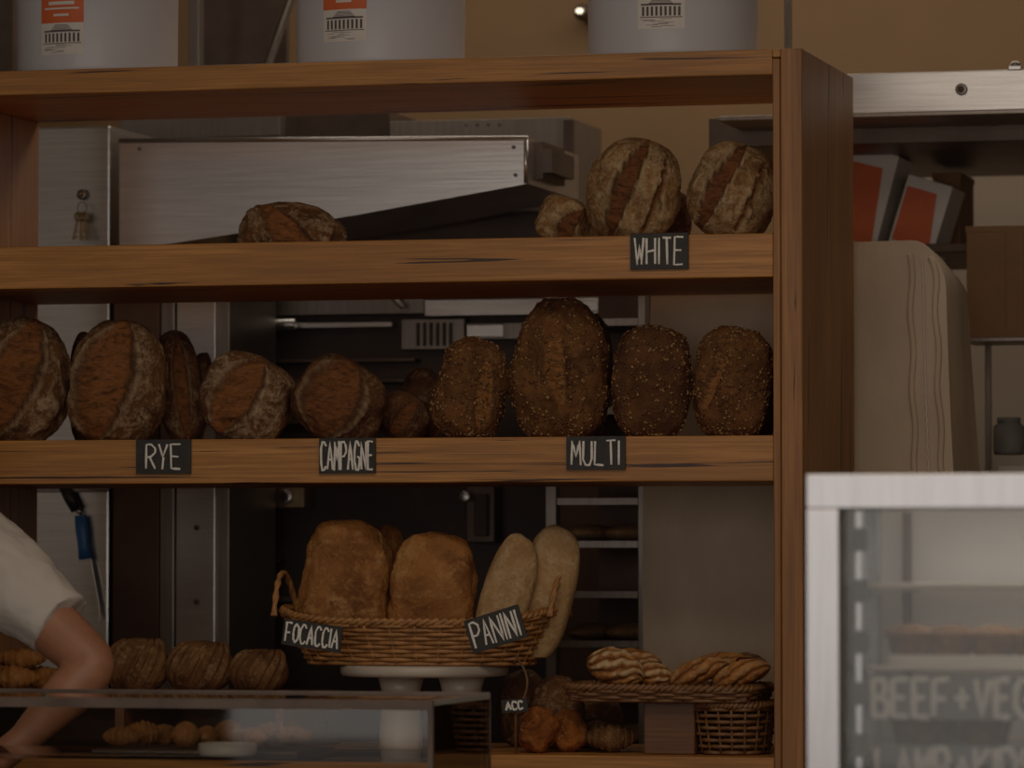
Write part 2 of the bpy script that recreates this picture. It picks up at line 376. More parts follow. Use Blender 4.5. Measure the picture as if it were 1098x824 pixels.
def cutloaf(px0,px1,ptop,y,mat,frac,tilt,gash,n=2.6,flat=.3):
    w=px1-px0
    g,c,nm=loaf('cut_sourdough_loaf',px0,px0+w/frac,ptop,Z1,y,mat,tilt,.075,gash,n=n,flat=flat,yaw=6,nz=.07)
    Xc=P(px1,ptop,y-.03).x
    for i,v in enumerate(g.v):
        lim=Xc+(v[1]-y)*.22+(v[2]-Z1)*.12
        if v[0]>lim:
            g.v[i]=(lim+.003*noise.noise(Vector(v)*70)-.012*min(1,(v[0]-lim)/.03)*(1-min(1,abs(v[1]-y)/.06)),v[1],v[2])
    g.make(nm,cols=c)
cutloaf(252,360,216,.16,'sour',.84,4,[(-.05,.35,.12,.9,-.55)],2.15,.38)
cutloaf(572,629,209,.20,'sourl',.66,24,[(.0,.25,.0,.8,.2)])
# ------------------------------------------------------------------ chalk signs
FONT={'W':[[(0,1),(.25,0),(.5,.75),(.75,0),(1,1)]],'H':[[(0,0),(0,1)],[(1,0),(1,1)],[(0,.48),(1,.55)]],'I':[[(.5,0),(.5,1)]],
'T':[[(0,1),(1,1)],[(.5,1),(.5,0)]],'E':[[(1,1),(0,1),(0,0),(1,0)],[(0,.5),(.8,.5)]],
'R':[[(0,0),(0,1),(.6,1),(.95,.85),(.95,.65),(.6,.5),(0,.48)],[(.45,.48),(1,0)]],'Y':[[(0,1),(.5,.5),(1,1)],[(.5,.5),(.45,0)]],
'C':[[(1,.85),(.7,1),(.3,1),(0,.75),(0,.25),(.3,0),(.7,0),(1,.15)]],'A':[[(0,0),(.5,1),(1,0)],[(.2,.38),(.8,.38)]],
'M':[[(0,0),(.08,1),(.5,.35),(.92,1),(1,0)]],'P':[[(0,0),(0,1),(.6,1),(1,.85),(1,.65),(.6,.48),(0,.48)]],
'G':[[(1,.85),(.6,1),(.3,1),(0,.7),(0,.3),(.3,0),(.8,0),(1,.2),(1,.45),(.55,.45)]],'N':[[(0,0),(0,1),(1,0),(1,1)]],
'U':[[(0,1),(0,.25),(.3,0),(.7,0),(1,.25),(1,1)]],'L':[[(0,1),(0,0),(1,0)]],'O':[[(.5,1),(.1,.8),(0,.5),(.1,.2),(.5,0),(.9,.2),(1,.5),(.9,.8),(.5,1)]],
'F':[[(1,1),(0,1),(0,0)],[(0,.5),(.8,.5)]],'V':[[(0,1),(.5,0),(1,1)]],'B':[[(0,0),(0,1),(.7,1),(.9,.75),(.6,.52),(0,.5)],[(.6,.52),(1,.3),(.8,0),(0,0)]],
'+':[[(0,.5),(1,.5)],[(.5,.2),(.5,.8)]],'S':[[(1,.85),(.6,1),(.2,1),(0,.75),(.3,.55),(.8,.42),(1,.2),(.7,0),(.2,0),(0,.15)]],
'D':[[(0,0),(0,1),(.6,1),(1,.7),(1,.3),(.6,0),(0,0)]],'K':[[(0,0),(0,1)],[(1,1),(0,.45),(1,0)]],' ':[]}
def write(g,text,xf,W,H,r,k='chalk',jit=.04):
    wsum=sum(.35 if c=='I' else 1 for c in text); x=-W/2
    for ch in text:
        cw=W*(.35 if ch=='I' else 1)/wsum
        for st in FONT[ch]:
            pts=[]
            for (a,b_) in st:
                pts.append(xf@Vector((x+cw*.13+a*cw*.74+random.uniform(-jit,jit)*cw,-.0035,(b_-.5+random.uniform(-jit,jit)*.6)*H)))
            fine=[]
            for q in range(len(pts)-1):
                for t in (0,.33,.66): fine.append(pts[q].lerp(pts[q+1],t))
            fine.append(pts[-1])
            g.tube(fine,[r*random.uniform(.8,1.25) for _ in fine],k,6,flat=.5)
        x+=cw
def sign(text,cx,cy,w,h,y,rot=0,tw=.84,th=.66,lean=0):
    m_=mpp(cx,y); w*=m_/math.cos(YAW);h*=m_
    xf=Matrix.Translation(P(cx,cy,y))@Matrix.Rotation(math.radians(rot),4,'Y')@Matrix.Rotation(math.radians(lean),4,'X')
    g=G(); g.box(-w/2,w/2,-.002,.002,-h/2,h/2,'slate',xf); write(g,text,xf,w*tw,h*th,.0022)
    g.make('chalkboard_sign',.0008)
sign('WHITE',707,269.5,62,39,-.006,0,.88,.74); sign('RYE',175.5,490,60,37,-.006,0,.68,.72); sign('CAMPAGNE',372.5,489,61,38,-.006,0,.95,.80)
sign('MULTI',639,486,63,36,-.006,0,.86,.72)
sign('FOCACCIA',335,682,64,28,-.045,8,.92,.72); sign('PANINI',531.5,675,61,37,-.045,-17,.88,.76)
# ------------------------------------------------------------------ wicker basket on stand
def wicker(name,cx,cy,z0,z1,rx0,rx1,ry0,ry1,rise,rows,k,nst=30,r=.0042,handles=False,pw=2.6):
    g=G(); Np=nst*6
    def pt(t,th,off=0):
        rx=rx0+(rx1-rx0)*t+off; ry=ry0+(ry1-ry0)*t+off
        c=math.cos(th);s_=math.sin(th); q=1/((abs(c)**pw+abs(s_)**pw)**(1/pw))
        z=z0+(z1-z0)*t+rise*t*abs(c*q)**4
        return Vector((cx+rx*c*q,cy+ry*s_*q,z))
    for j in range(rows):
        t=j/(rows-1); pts=[]
        for i in range(Np):
            th=2*math.pi*i/Np; pts.append(pt(t,th,.0035*math.cos(nst*th/2+math.pi*j)))
        g.tube(pts,r,k,6,closed=True)
    for i in range(nst):
        th=2*math.pi*i/nst; g.tube([pt(q/5,th) for q in range(6)],r*.75,k,5)
    for ph in (0,math.pi):
        pts=[]
        for i in range(Np):
            th=2*math.pi*i/Np; a=nst*1.5*th+ph; p=pt(1.02,th,.005*math.cos(a)); p.z+=.006+.005*math.sin(a); pts.append(p)
        g.tube(pts,r*1.25,k,6,closed=True)
    vs=[Vector((cx,cy,z0+.002))]+[pt(0,2*math.pi*i/48) for i in range(48)]
    vs2=[v+Vector((0,0,.004)) for v in vs]
    g.add(vs,[(0,(i+1)%48+1,i+1) for i in range(48)],k); g.add(vs2,[(0,i+1,(i+1)%48+1) for i in range(48)],k)
    if handles:
        for sgn in (-1,1):
            for w_ in (-1,1):
                pts=[]
                for i in range(17):
                    u=-1+2*i/16; zz=(1-u*u)
                    base=pt(1,0 if sgn>0 else math.pi)
                    pts.append((base.x+sgn*(.004+.006*zz)+.003*math.sin(i*1.6+w_*1.57),cy+u*ry1*.55,base.z-.005+.085*zz+.003*math.cos(i*1.6+w_*1.57)))
                g.tube(pts,r*1.1,k,6)
    return g.make(name)
yb=.19
zb0=zof(455,712,.1); zrim=zof(455,672,.05)
cxb=P(452,690,yb).x; mb=mpp(452,yb)
wicker('wicker_bread_basket',cxb,yb,zb0,zrim,122*mb,150*mb,.11,.145,.024,10,'wicker',34,.0042,True)
zs=zb0-.005; g=G(); cxs=P(455,717,yb).x
r=90*mb; g.lathe(cxs,yb,[(r*.9,zs-.022),(r*.98,zs-.02),(r,zs-.014),(r,zs-.004),(r*.985,zs),(.01,zs)],'ceramic',64)
for q in (430,495):
    x=P(q,735,yb).x; rr=25*mb; g.lathe(x,yb,[(rr*.95,Z0),(rr*.95,Z0+.01),(rr*.85,zs-.05),(rr*1.0,zs-.0225)],'ceramic',32)
g.make('serving_stand')
zl=zb0+.0065
L('focaccia_loaf',384,434,562,zl,.27,'gold',8,.045,n=2.8)
L('focaccia_loaf',316,421,557,zl,.15,'gold',5,.06,n=3.0,taper=-.08,nz=.075)
L('focaccia_loaf',414,513,570,zl,.16,'gold',5,.06,n=3.0,taper=-.05,nz=.075)
L('panini_roll',509,577,572,zl+.005,.13,'pale',24,.034,n=2.6,nz=.02)
L('panini_roll',548,622,563,zl+.005,.19,'pale',19,.036,n=2.8,nz=.02)
# ------------------------------------------------------------------ rolls and pastries on a timber riser at the left
zr=zof(200,744,.1)
g=G(); xa=XL+.005; xb=P(316,744,.1).x
g.box(xa,xb,.03,.42,zr-.02,zr,'wood_d'); 
for x in (xa,(xa+xb)/2,xb-.02): g.box(x,x+.02,.03,.42,Z0,zr-.02,'wood_d')
g.box(xa,xb,.40,.42,Z0,zr-.02,'wood_d'); g.make('timber_riser',.002)
def knot(px0,px1,ptop,y):
    g,c,nm=loaf('knotted_roll',px0,px1,ptop,zr,y,'roll',0,.06,n=2.2,nz=.03,nu=64,nv=40)
    cx=P((px0+px1)/2,ptop,y).x; m_=mpp(px0,y); w=(px1-px0)*m_/2; h=zof((px0+px1)/2,ptop,y)-zr
    for q in range(7):
        a0=-1.15+q*.38; pts=[];rad=[]
        for i in range(25):
            t=-1+2*i/24; aa=a0+t*.55
            ph=t*1.35
            d=Vector((math.sin(aa)*math.cos(ph*.6),-math.cos(aa)*math.cos(ph),math.sin(ph)))
            pts.append(Vector((cx+d.x*w*.93,y+d.y*.058,zr+h/2+d.z*h*.47))); rad.append(.009*(1-.6*t*t))
        g.tube(pts,rad,'roll',8)
    g.make(nm,cols=c)
knot(114,182,684,.16); knot(180,251,687,.16); knot(248,310,696,.17)
def croissant(name,c,Lr,r,ang,mat='pastry',curl=1.9,seg=9):
    pts=[];rad=[];n=90
    for i in range(n+1):
        t=-1+2*i/n; a=t*curl*.5
        p=Vector((Lr*math.sin(a)/math.sin(curl*.5),Lr*(1-math.cos(a))*.8,0))
        sw=(abs(t)*seg*.5)%1.0
        pts.append(p); rad.append(r*(1-.80*abs(t)**1.6)*(1.08-.22*sw))
    R=Matrix.Rotation(ang,3,'Z')
    pts=[R@p+Vector(c) for p in pts]
    g=G(); g.tube(pts,rad,mat,20); 
    zmin=min(v[2] for v in g.v); dz=c[2]-zmin
    g.v=[(v[0],v[1],v[2]+dz) for v in g.v]
    g.make(name,cols=[(0,0)]*len(g.v))
for px,an,rr,yy in ((14,.2,.026,.12),(44,.5,.024,.22),(70,-.2,.022,.32)):
    p=P(px,720,yy); croissant('croissant',(p.x,p.y,zr),.05,rr,an,'gold')
p=P(22,700,.17); croissant('croissant',(p.x,p.y,zr+.042),.05,.022,.3,'gold')
# ------------------------------------------------------------------ pastry basket at right
zp=zof(720,740,.02); zpb=zof(720,754,.02)
cxp_=P(718,745,.16).x
g=G(); hw_=96*mpp(718,.16)
g.box(cxp_-hw_,cxp_+hw_,.055,.265,zpb,zp-.002,'wood_d')
g.box(P(690,780,.08).x,P(745,780,.08).x,.08,.22,Z0,zpb,'wood_d'); g.make('pastry_board',.003)
wicker('wicker_pastry_tray',cxp_,.16,zpb+.003,zp-.005,100*mpp(718,.16),104*mpp(718,.16),.115,.125,0,4,'wickerd',34,.0042,False,5.0)
def danish(px,py,hl,hh,rot,y,cream,mat='pastry',grooves=6):
    m_=mpp(px,y); c=P(px,py,y); a=hl*m_; b_=hh*m_; nu=72; nv=64; vs=[];cols=[]; sd=random.random()*20
    for i in range(nv+1):
        t=-1+2*i/nv; prof=max(0,1-abs(t)**2.4)**.6
        for j in range(nu):
            th=2*math.pi*j/nu; tw=th+1.1*t+.35*noise.noise(Vector((t*3,math.cos(th),sd)))
            fold=abs(math.sin(tw*grooves/2))
            r=prof*(.80+.22*fold**.6+.09*noise.noise(Vector((t*4,math.cos(th)*2,sd)))+.05*noise.noise(Vector((t*14,math.cos(th)*7,math.sin(th)*7+sd))))
            vs.append(Vector((a*t*(1+.03*math.cos(th*3)),b_*1.4*r*math.cos(th),b_*r*math.sin(th)*(1 if math.sin(th)>0 else .8))))
            br=noise.noise(Vector((t*5,th*1.2,sd)))
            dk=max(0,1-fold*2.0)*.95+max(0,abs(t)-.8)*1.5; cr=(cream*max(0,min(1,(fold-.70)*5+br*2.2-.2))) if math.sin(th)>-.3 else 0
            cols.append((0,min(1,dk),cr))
    R=Matrix.Rotation(math.radians(rot),3,'Y'); vs=[R@v+c for v in vs]
    vs=[Vector((v.x,v.y,max(v.z,zp-.0015))) for v in vs]
    fs=[(i*nu+j,i*nu+(j+1)%nu,(i+1)*nu+(j+1)%nu,(i+1)*nu+j) for i in range(nv) for j in range(nu)]
    g=G(); g.add(vs,fs,mat); g.make('danish_pastry',cols=cols)
danish(660,718,32,22,16,.10,.95,'pastry',8); danish(697,724,27,15,12,.15,.8,'pastry',7); danish(680,708,30,12,6,.22,.5)
danish(748,722,33,15,-20,.10,.3,'pastry',5); danish(795,724,33,15,-16,.10,.25,'pastry',5); danish(770,712,32,12,-8,.20,.1); danish(803,712,22,11,10,.22,0,'roll')
g=G(); z_=zof(800,707,.12)-.004
for dx,dy in ((0,0),(.014,.004),(.006,-.012),(-.012,.006)): g.ell((P(800,704,.12).x+dx,.12+dy,z_),(.010,.010,.008),'jam')
g.make('berry_topping')
cxw=P(787,780,.15).x; 
wicker('wicker_basket',cxw,.16,Z0+.005,zof(787,761,.1),34*mb,40*mb,.08,.1,.0,8,'wickerd',18,.004)
L('glazed_bun',556,600,757,Z0,.10,'pastryo',20,.045,n=2.5,nz=.10,nu=64,nv=48)
L('glazed_bun',590,631,761,Z0,.16,'pastryo',-14,.04,n=2.5,nz=.10,nu=64,nv=48)
for px,an,rr,yy,mt in ((655,.2,.028,.14,'roll'),(640,1.1,.028,.24,'roll'),):
    p=P(px,780,yy); croissant('croissant',(p.x,yy,Z0),.05,rr,an,mt)
for px,py,yy in ((640,760,.36),(598,742,.28),(562,736,.40)):
    L('brown_roll',px-30,px+28,py-18,Z0,yy,'sourd',0,.05,nu=48,nv=32)
sign('ACC',552,757,28,14,.03,-5,.7,.6)
g=G(); pts=[]
for i in range(20):
    t=i/19; q=P(553+18*math.sin(t*2.6)-10*t,765-62*t,.04); pts.append(q)
pts.insert(0,Vector((pts[0].x,.04,Z0))); g.tube(pts,.0025,'wickerd',6); g.make('sign_holder')
# ------------------------------------------------------------------ background equipment
def zfl(g,a,b_,c,y,dep,k):
    g.box(xof(a,y),xof(c,y),y,y+dep,0,zof((a+c)/2,b_,y),k)
def disc(g,c,r,th,k,n=20):
    g.tube([c+Vector((0,0,0)),c+Vector((0,-th,0))],r,k,n)
g=G(); zfl(g,-120,138,117,.95,.42,'steel'); 
y=.945; c=P(89,209,y); disc(g,c,.012,.012,'steel2'); disc(g,c+Vector((0,-.012,0)),.006,.01,'brass')
g.make('steel_cabinet',.004)
g=G(); rc=P(88,223,y-.02); g.tube([rc+Vector((.011*math.cos(a*.52),0,.013*math.sin(a*.52))) for a in range(12)],.0013,'steel2',6,closed=True)
for dx,rt in ((-.006,.22),(.007,-.14),(.0,.02)):
    xf=Matrix.Translation(rc+Vector((dx,-.003-abs(rt)*.02,-.02)))@Matrix.Rotation(rt,4,'Y')
    ring=[xf@Vector((.008*math.cos(a*.628),0,.008*math.sin(a*.628))) for a in range(10)]
    g.tube(ring,.003,'brass',6,closed=True); g.box(-.0035,.0035,-.001,.001,-.052,-.006,'brass',xf); g.box(.0035,.008,-.001,.001,-.048,-.042,'brass',xf); g.box(.0035,.007,-.001,.001,-.036,-.030,'brass',xf)
g.make('key_bunch')
g=G(); zfl(g,121,306,171,.96,.40,'brownpanel'); zfl(g,172,306,187,.955,.39,'steel2'); g.make('upright_fridge',.003)
g=G(); zfl(g,189,306,231,.96,.38,'steel'); 
for py in (566,646): disc(g,P(211,py,.96),.006,.005,'steeld')
zfl(g,232,306,246,.97,.34,'steel2'); g.make('steel_upright',.003)
g=G(); poly=[(128,150),(566,147),(566,197),(380,231),(152,266),(128,296)]
yf=.88;yk=1.34
fr=[P(a,b_,yf) for a,b_ in poly]; bk=[Vector((p.x,yk,p.z)) for p in fr]; n=len(poly)
g.add(fr+bk,[tuple(range(n-1,-1,-1)),tuple(range(n,2*n))]+[(i,(i+1)%n,n+(i+1)%n,n+i) for i in range(n)],'steel',False)
g.tube([P(128,151,yf-.004),P(566,148,yf-.004)],.005,'steel',8); g.tube([P(564,148,yf-.004),P(564,197,yf-.004)],.005,'steel',8)
for a in ((568,152,582,192),(582,160,592,185)): g.pbox(*a,.95,.2,'steeld')
for px,py in ((150,160),(551,158),(553,188)): disc(g,P(px,py,yf),.004,.004,'steel2',10)
g.make('oven_hood')
g=G(); zfl(g,250,226,600,1.45,.9,'black')
g.pbox(128,118,300,148,1.5,.6,'steel2'); g.pbox(300,120,418,150,1.55,.5,'steeld')
g.pbox(418,128,612,228,1.42,.3,'steel2'); g.pbox(604,128,614,228,1.40,.02,'steeld')
for px in (500,512,524,536): disc(g,P(px,134,1.42),.004,.004,'steeld',10)
g.pbox(252,318,455,338,1.40,.05,'steel2'); g.pbox(252,346,420,352,1.40,.05,'steel')
g.pbox(455,320,676,338,1.38,.07,'steel'); g.pbox(600,322,676,334,1.36,.02,'steel')
g.pbox(430,342,498,375,1.40,.05,'steel2'); 
for i in range(6): g.pbox(446+i*7,346,449+i*7,371,1.39,.01,'black')
g.pbox(500,346,600,364,1.40,.05,'steel2'); g.pbox(500,348,540,362,1.39,.02,'steel')
for a in range(4): g.pbox(255,385+a*22,445,389+a*22,1.40,.05,'steeld')
a_=P(400,300,1.36);b_=P(432,330,1.36); g.tube([a_,b_],.006,'steel2',8)
g.pbox(286,521,326,545,1.36,.09,'brass'); 
c=P(308,533,1.36); disc(g,c,.016,.02,'steel',20); disc(g,c+Vector((0,-.02,0)),.010,.004,'black',16)
g.pbox(500,518,530,582,1.38,.07,'steeld'); g.pbox(508,530,522,575,1.36,.02,'black'); 
c=P(500,533,1.36); disc(g,c,.012,.02,'steel',16)
c=P(306,349,1.38); g.tube([c+Vector((-.03,-.02,0)),c+Vector((.03,-.02,0))],.014,'steel',16); disc(g,c,.01,.03,'steeld')
g.pbox(262,600,300,604,1.4,.05,'steeld'); g.pbox(252,640,470,646,1.40,.05,'steeld')
g.make('deck_oven',.002)
g=G(); a=P(86,553,.93); b_=P(91,600,.93); g.tube([a,a.lerp(b_,.3),a.lerp(b_,.7),b_],[.013,.015,.013,.015],'blue',12,flat=.6)
c=P(106,668,.93); w=Vector((.02,0,.004)); yv=Vector((0,.0015,0))
vs=[b_-w*.7,b_+w*.7,c+Vector((.002,0,.03)),c,c.lerp(b_,.5)-w*.7]
g.add([v-yv for v in vs]+[v+yv for v in vs],[(4,3,2,1,0),(5,6,7,8,9)]+[(i,(i+1)%5,5+(i+1)%5,5+i) for i in range(5)],'steel',False)
g.make('kitchen_knife')
g=G(); a=P(68,521,.93); b_=P(82,547,.93); g.tube([a,a.lerp(b_,.5),b_],[.012,.015,.013],'blackpl',12,flat=.6)
a2=P(88,552,.935); g.tube([b_,a2],[.006,.004],'steel',8,flat=.4); g.make('scraper')
g=G(); g.pbox(36,524,114,528,.935,.015,'steel2'); g.make('magnetic_rail',.002)
g=G()
for px in (585,684): zfl(g,px,300,px+11 if px<600 else px+8,.95,.04,'steel2')
for i,py in enumerate((345,395,440,490,537,583,637,690,745,800)):
    zz=zof(640,py,.95); g.box(xof(597,.95),xof(684,.95),.955,1.33,zz-.006,zz,'steeld'); 
    g.box(xof(597,.95),xof(684,.95),.95,.955,zz-.010,zz+.006,'steel2')
    if i%2: 
        for q in range(2): g.ell((xof(616+q*42,.95),1.1,zz+.022),(.05,.12,.02),'crumb')
g.box(xof(597,.95),xof(690,.95),1.33,1.35,0,zof(640,300,.95),'brownpanel')
g.make('tray_rack',.001)
# canvas covered rack
def canvasbox():
    y0=.60;y1=.93
    x0=xof(695,y0); x1=P(1008,300,y0).x; zt=zof(960,256,y0); nx,nz,ny=80,80,24
    g=G()
    def disp(p):
        q=Vector((p.x*4,p.y*4,p.z*1.3)); q2=Vector((p.x*9+p.z*3,p.y*9,p.z*2.5-p.x*3))
        k=noise.noise(q)*.026+noise.noise(q2)*.010
        k2=noise.noise(q+Vector((9,9,9)))*.018
        return p+Vector((k2,-k,noise.noise(q+Vector((3,7,1)))*.008))
    def shape(p):
        fl=.12*(1-(p.z/zt)); cxm=(x0+x1)/2; f=(p.x-cxm)/((x1-x0)/2); yy=(p.y-y0)/(y1-y0)
        top=max(0,(p.z-(zt-.10))/.10)
        return Vector((p.x+fl*max(0,f)-.03*top**2*max(0,f)**6, p.y+.02*top**2*(1-yy), p.z-.022*top*max(0,(f-.8)/.2)**2-.03*yy*top))
    def sheet(o,u,v,nu_,nv_):
        vs=[];fs=[]
        for i in range(nu_+1):
            for j in range(nv_+1): vs.append(disp(shape(o+u*(i/nu_)+v*(j/nv_))))
        for i in range(nu_):
            for j in range(nv_):
                a=i*(nv_+1)+j; fs.append((a,a+nv_+1,a+nv_+2,a+1))
        g.add(vs,fs,'canvas')
    X=Vector((x1-x0,0,0));Z=Vector((0,0,zt-.1));Y=Vector((0,y1-y0,0));O=Vector((x0,y0,.1))
    sheet(O,X,Z,nx,nz); sheet(O+X,Y,Z,ny,nz); sheet(O+Z,X,Y,nx,ny); sheet(O+Y,-Y,Z,ny,nz); sheet(O+X+Y,-X,Z,nx,nz)
    for dx in (-.064,-.018):
        pts=[disp(shape(Vector((x1+dx,y0-.004,zt-.03-(zt-.15)*i/80))))+Vector((.003*math.sin(i*.9),0,0)) for i in range(81)]
        g.tube(pts,.0065,'canvas',6)
    pts=[disp(shape(Vector((x1-.041,y0-.003,zt-.03-(zt-.15)*i/160))))+Vector((.0015*(-1)**i,0,0)) for i in range(161)]
    g.tube(pts,.0025,'ceramic',5)
    for xx in (x0+.04,x1-.04):
        for yy in (y0+.04,y1-.04): g.box(xx-.015,xx+.015,yy-.015,yy+.015,0,.15,'steel2')
    g.make('canvas_covered_rack')
canvasbox()
yq=1.0
g=G()
g.pbox(836,76,1240,119,yq,.03,'steel'); g.pbox(760,121,1240,153,yq+.25,.9,'steeld'); g.pbox(770,119,1240,124,yq,.3,'steel2')
c=P(1031,96,yq); disc(g,c,.013,.006,'steel2',20); disc(g,c+Vector((0,-.006,0)),.007,.004,'black',16)
c=P(1066,130,yq+.25); disc(g,c,.012,.01,'steel2',20)
c=P(1088,70,yq); g.box(c.x-.014,c.x+.014,yq,yq+.02,c.z-.01,c.z+.0,'steel'); g.ell((c.x,yq+.01,c.z+.002),(.012,.01,.008),'steel2')
for q in (838,1230): g.box(P(q,60,yq).x,P(q+6,60,yq).x,yq+.03,yq+.06,zof(q,119,yq),3.4,'steel2')
g.make('exhaust_canopy',.002)
g=G(); g.box(P(193,40,1.3).x,P(204,40,1.3).x,1.36,1.40,zof(190,118,1.3),3.4,'steel2')
a=P(318,-20,1.3);b_=P(286,72,1.3); g.tube([a,b_],.012,'steel2',8); g.pbox(204,-150,308,100,1.6,.02,'steeld'); g.make('exhaust_duct',.002)
g=G(); c=P(622,12,2.6); g.tube([c+Vector((0,.1,0)),c+Vector((0,.02,0)),c],[.02,.022,.016],'steeld',16); g.ell((c.x,c.y-.006,c.z),(.009,.006,.006),'lamp'); g.make('wall_spotlight')
g=G(); g.pbox(-200,-200,14,130,1.4,.1,'steeld'); g.make('wall_panel')
ys=1.5
g=G(); zs_=zof(1000,262,ys); g.box(P(905,300,ys).x,P(1250,300,ys).x,ys-.02,ys+.6,zs_-.02,zs_,'brownpanel')
for px in (912,1238): g.box(P(px,300,ys).x,P(px+10,300,ys).x,ys+.55,ys+.58,0,zs_-.02,'steel2')
g.make('storage_shelf',.002)
def carton(name,px0,py0,px1,py1,y,dep,rot,k1):
    m_=mpp(px0,y); w=(px1-px0)*m_; c=P((px0+px1)/2,py0,y); zb=zof((px0+px1)/2,py1,y); h=c.z-zb
    xf=Matrix.Translation((c.x,y,zb))@Matrix.Rotation(rot,4,'Z')
    g=G(); g.box(-w/2,w/2,0,dep,0,h,k1,xf); 
    g.box(-w/2-.002,w/2+.002,-.002,dep+.002,h-.012,h+.002,k1,xf); g.box(-.02,.02,-.0025,0,0,h,k1,xf); g.make(name,.002)
def tilted(px0,py0,px1,py1,y,ang,name='takeaway_box'):
    m_=mpp(px0,y); w=(px1-px0)*m_;h=(py1-py0)*m_
    c=P((px0+px1)/2,(py0+py1)/2,y); xf=Matrix.Translation(c)@Matrix.Rotation(ang,4,'Y')
    g=G(); g.box(-w/2,w/2,0,.18,-h/2,h/2,'white',xf)
    vs=[Vector((-w*.45,-.0015,-h*.45)),Vector((w*.40,-.0015,-h*.45)),Vector((w*.22,-.0015,h*.34)),Vector((-w*.45,-.0015,h*.34))]
    g.add([xf@v for v in vs],[(0,1,2,3)],'orange',False)
    g.make(name,.002)
tilted(903,160,952,266,1.52,.26); tilted(962,192,1012,268,1.52,.30)
carton('cardboard_box',1000,186,1030,262,1.78,.2,.0,'card')
carton('cardboard_box',1036,243,1140,362,1.30,.17,.02,'card')
g=G(); g.box(P(1030,300,1.28).x,P(1260,300,1.28).x,1.28,1.48,zof(1080,366,1.28),zof(1080,362,1.28),'steel2')
for px in (1056,1245): zfl(g,px,366,px+6,1.46,.02,'steel2')
g.make('carton_stand',.001)
g=G(); zfl(g,1064,488,1240,1.30,.14,'walllight'); 
for i in range(3): g.pbox(1070+i*45,500,1106+i*45,600,1.295,.01,'ceramic')
g.make('back_counter',.003)
def jar(px,py0,py1,y):
    c=P(px,py1,y); h=zof(px,py0,y)-c.z; g=G(); r=.035
    g.lathe(c.x,y,[(r*.9,c.z),(r,c.z+.01),(r,c.z+h*.75),(r*.7,c.z+h*.85),(r*.75,c.z+h*.86),(r*.75,c.z+h),(.002,c.z+h)],'rubber',24); g.make('storage_jar')
jar(1082,448,488,1.36); jar(1124,440,488,1.36)
g=G(); g.box(P(905,200,2.66).x,4.9,2.66,2.69,.9,zof(1000,150,2.66)+.1,'wallmid'); g.make('trim_1')
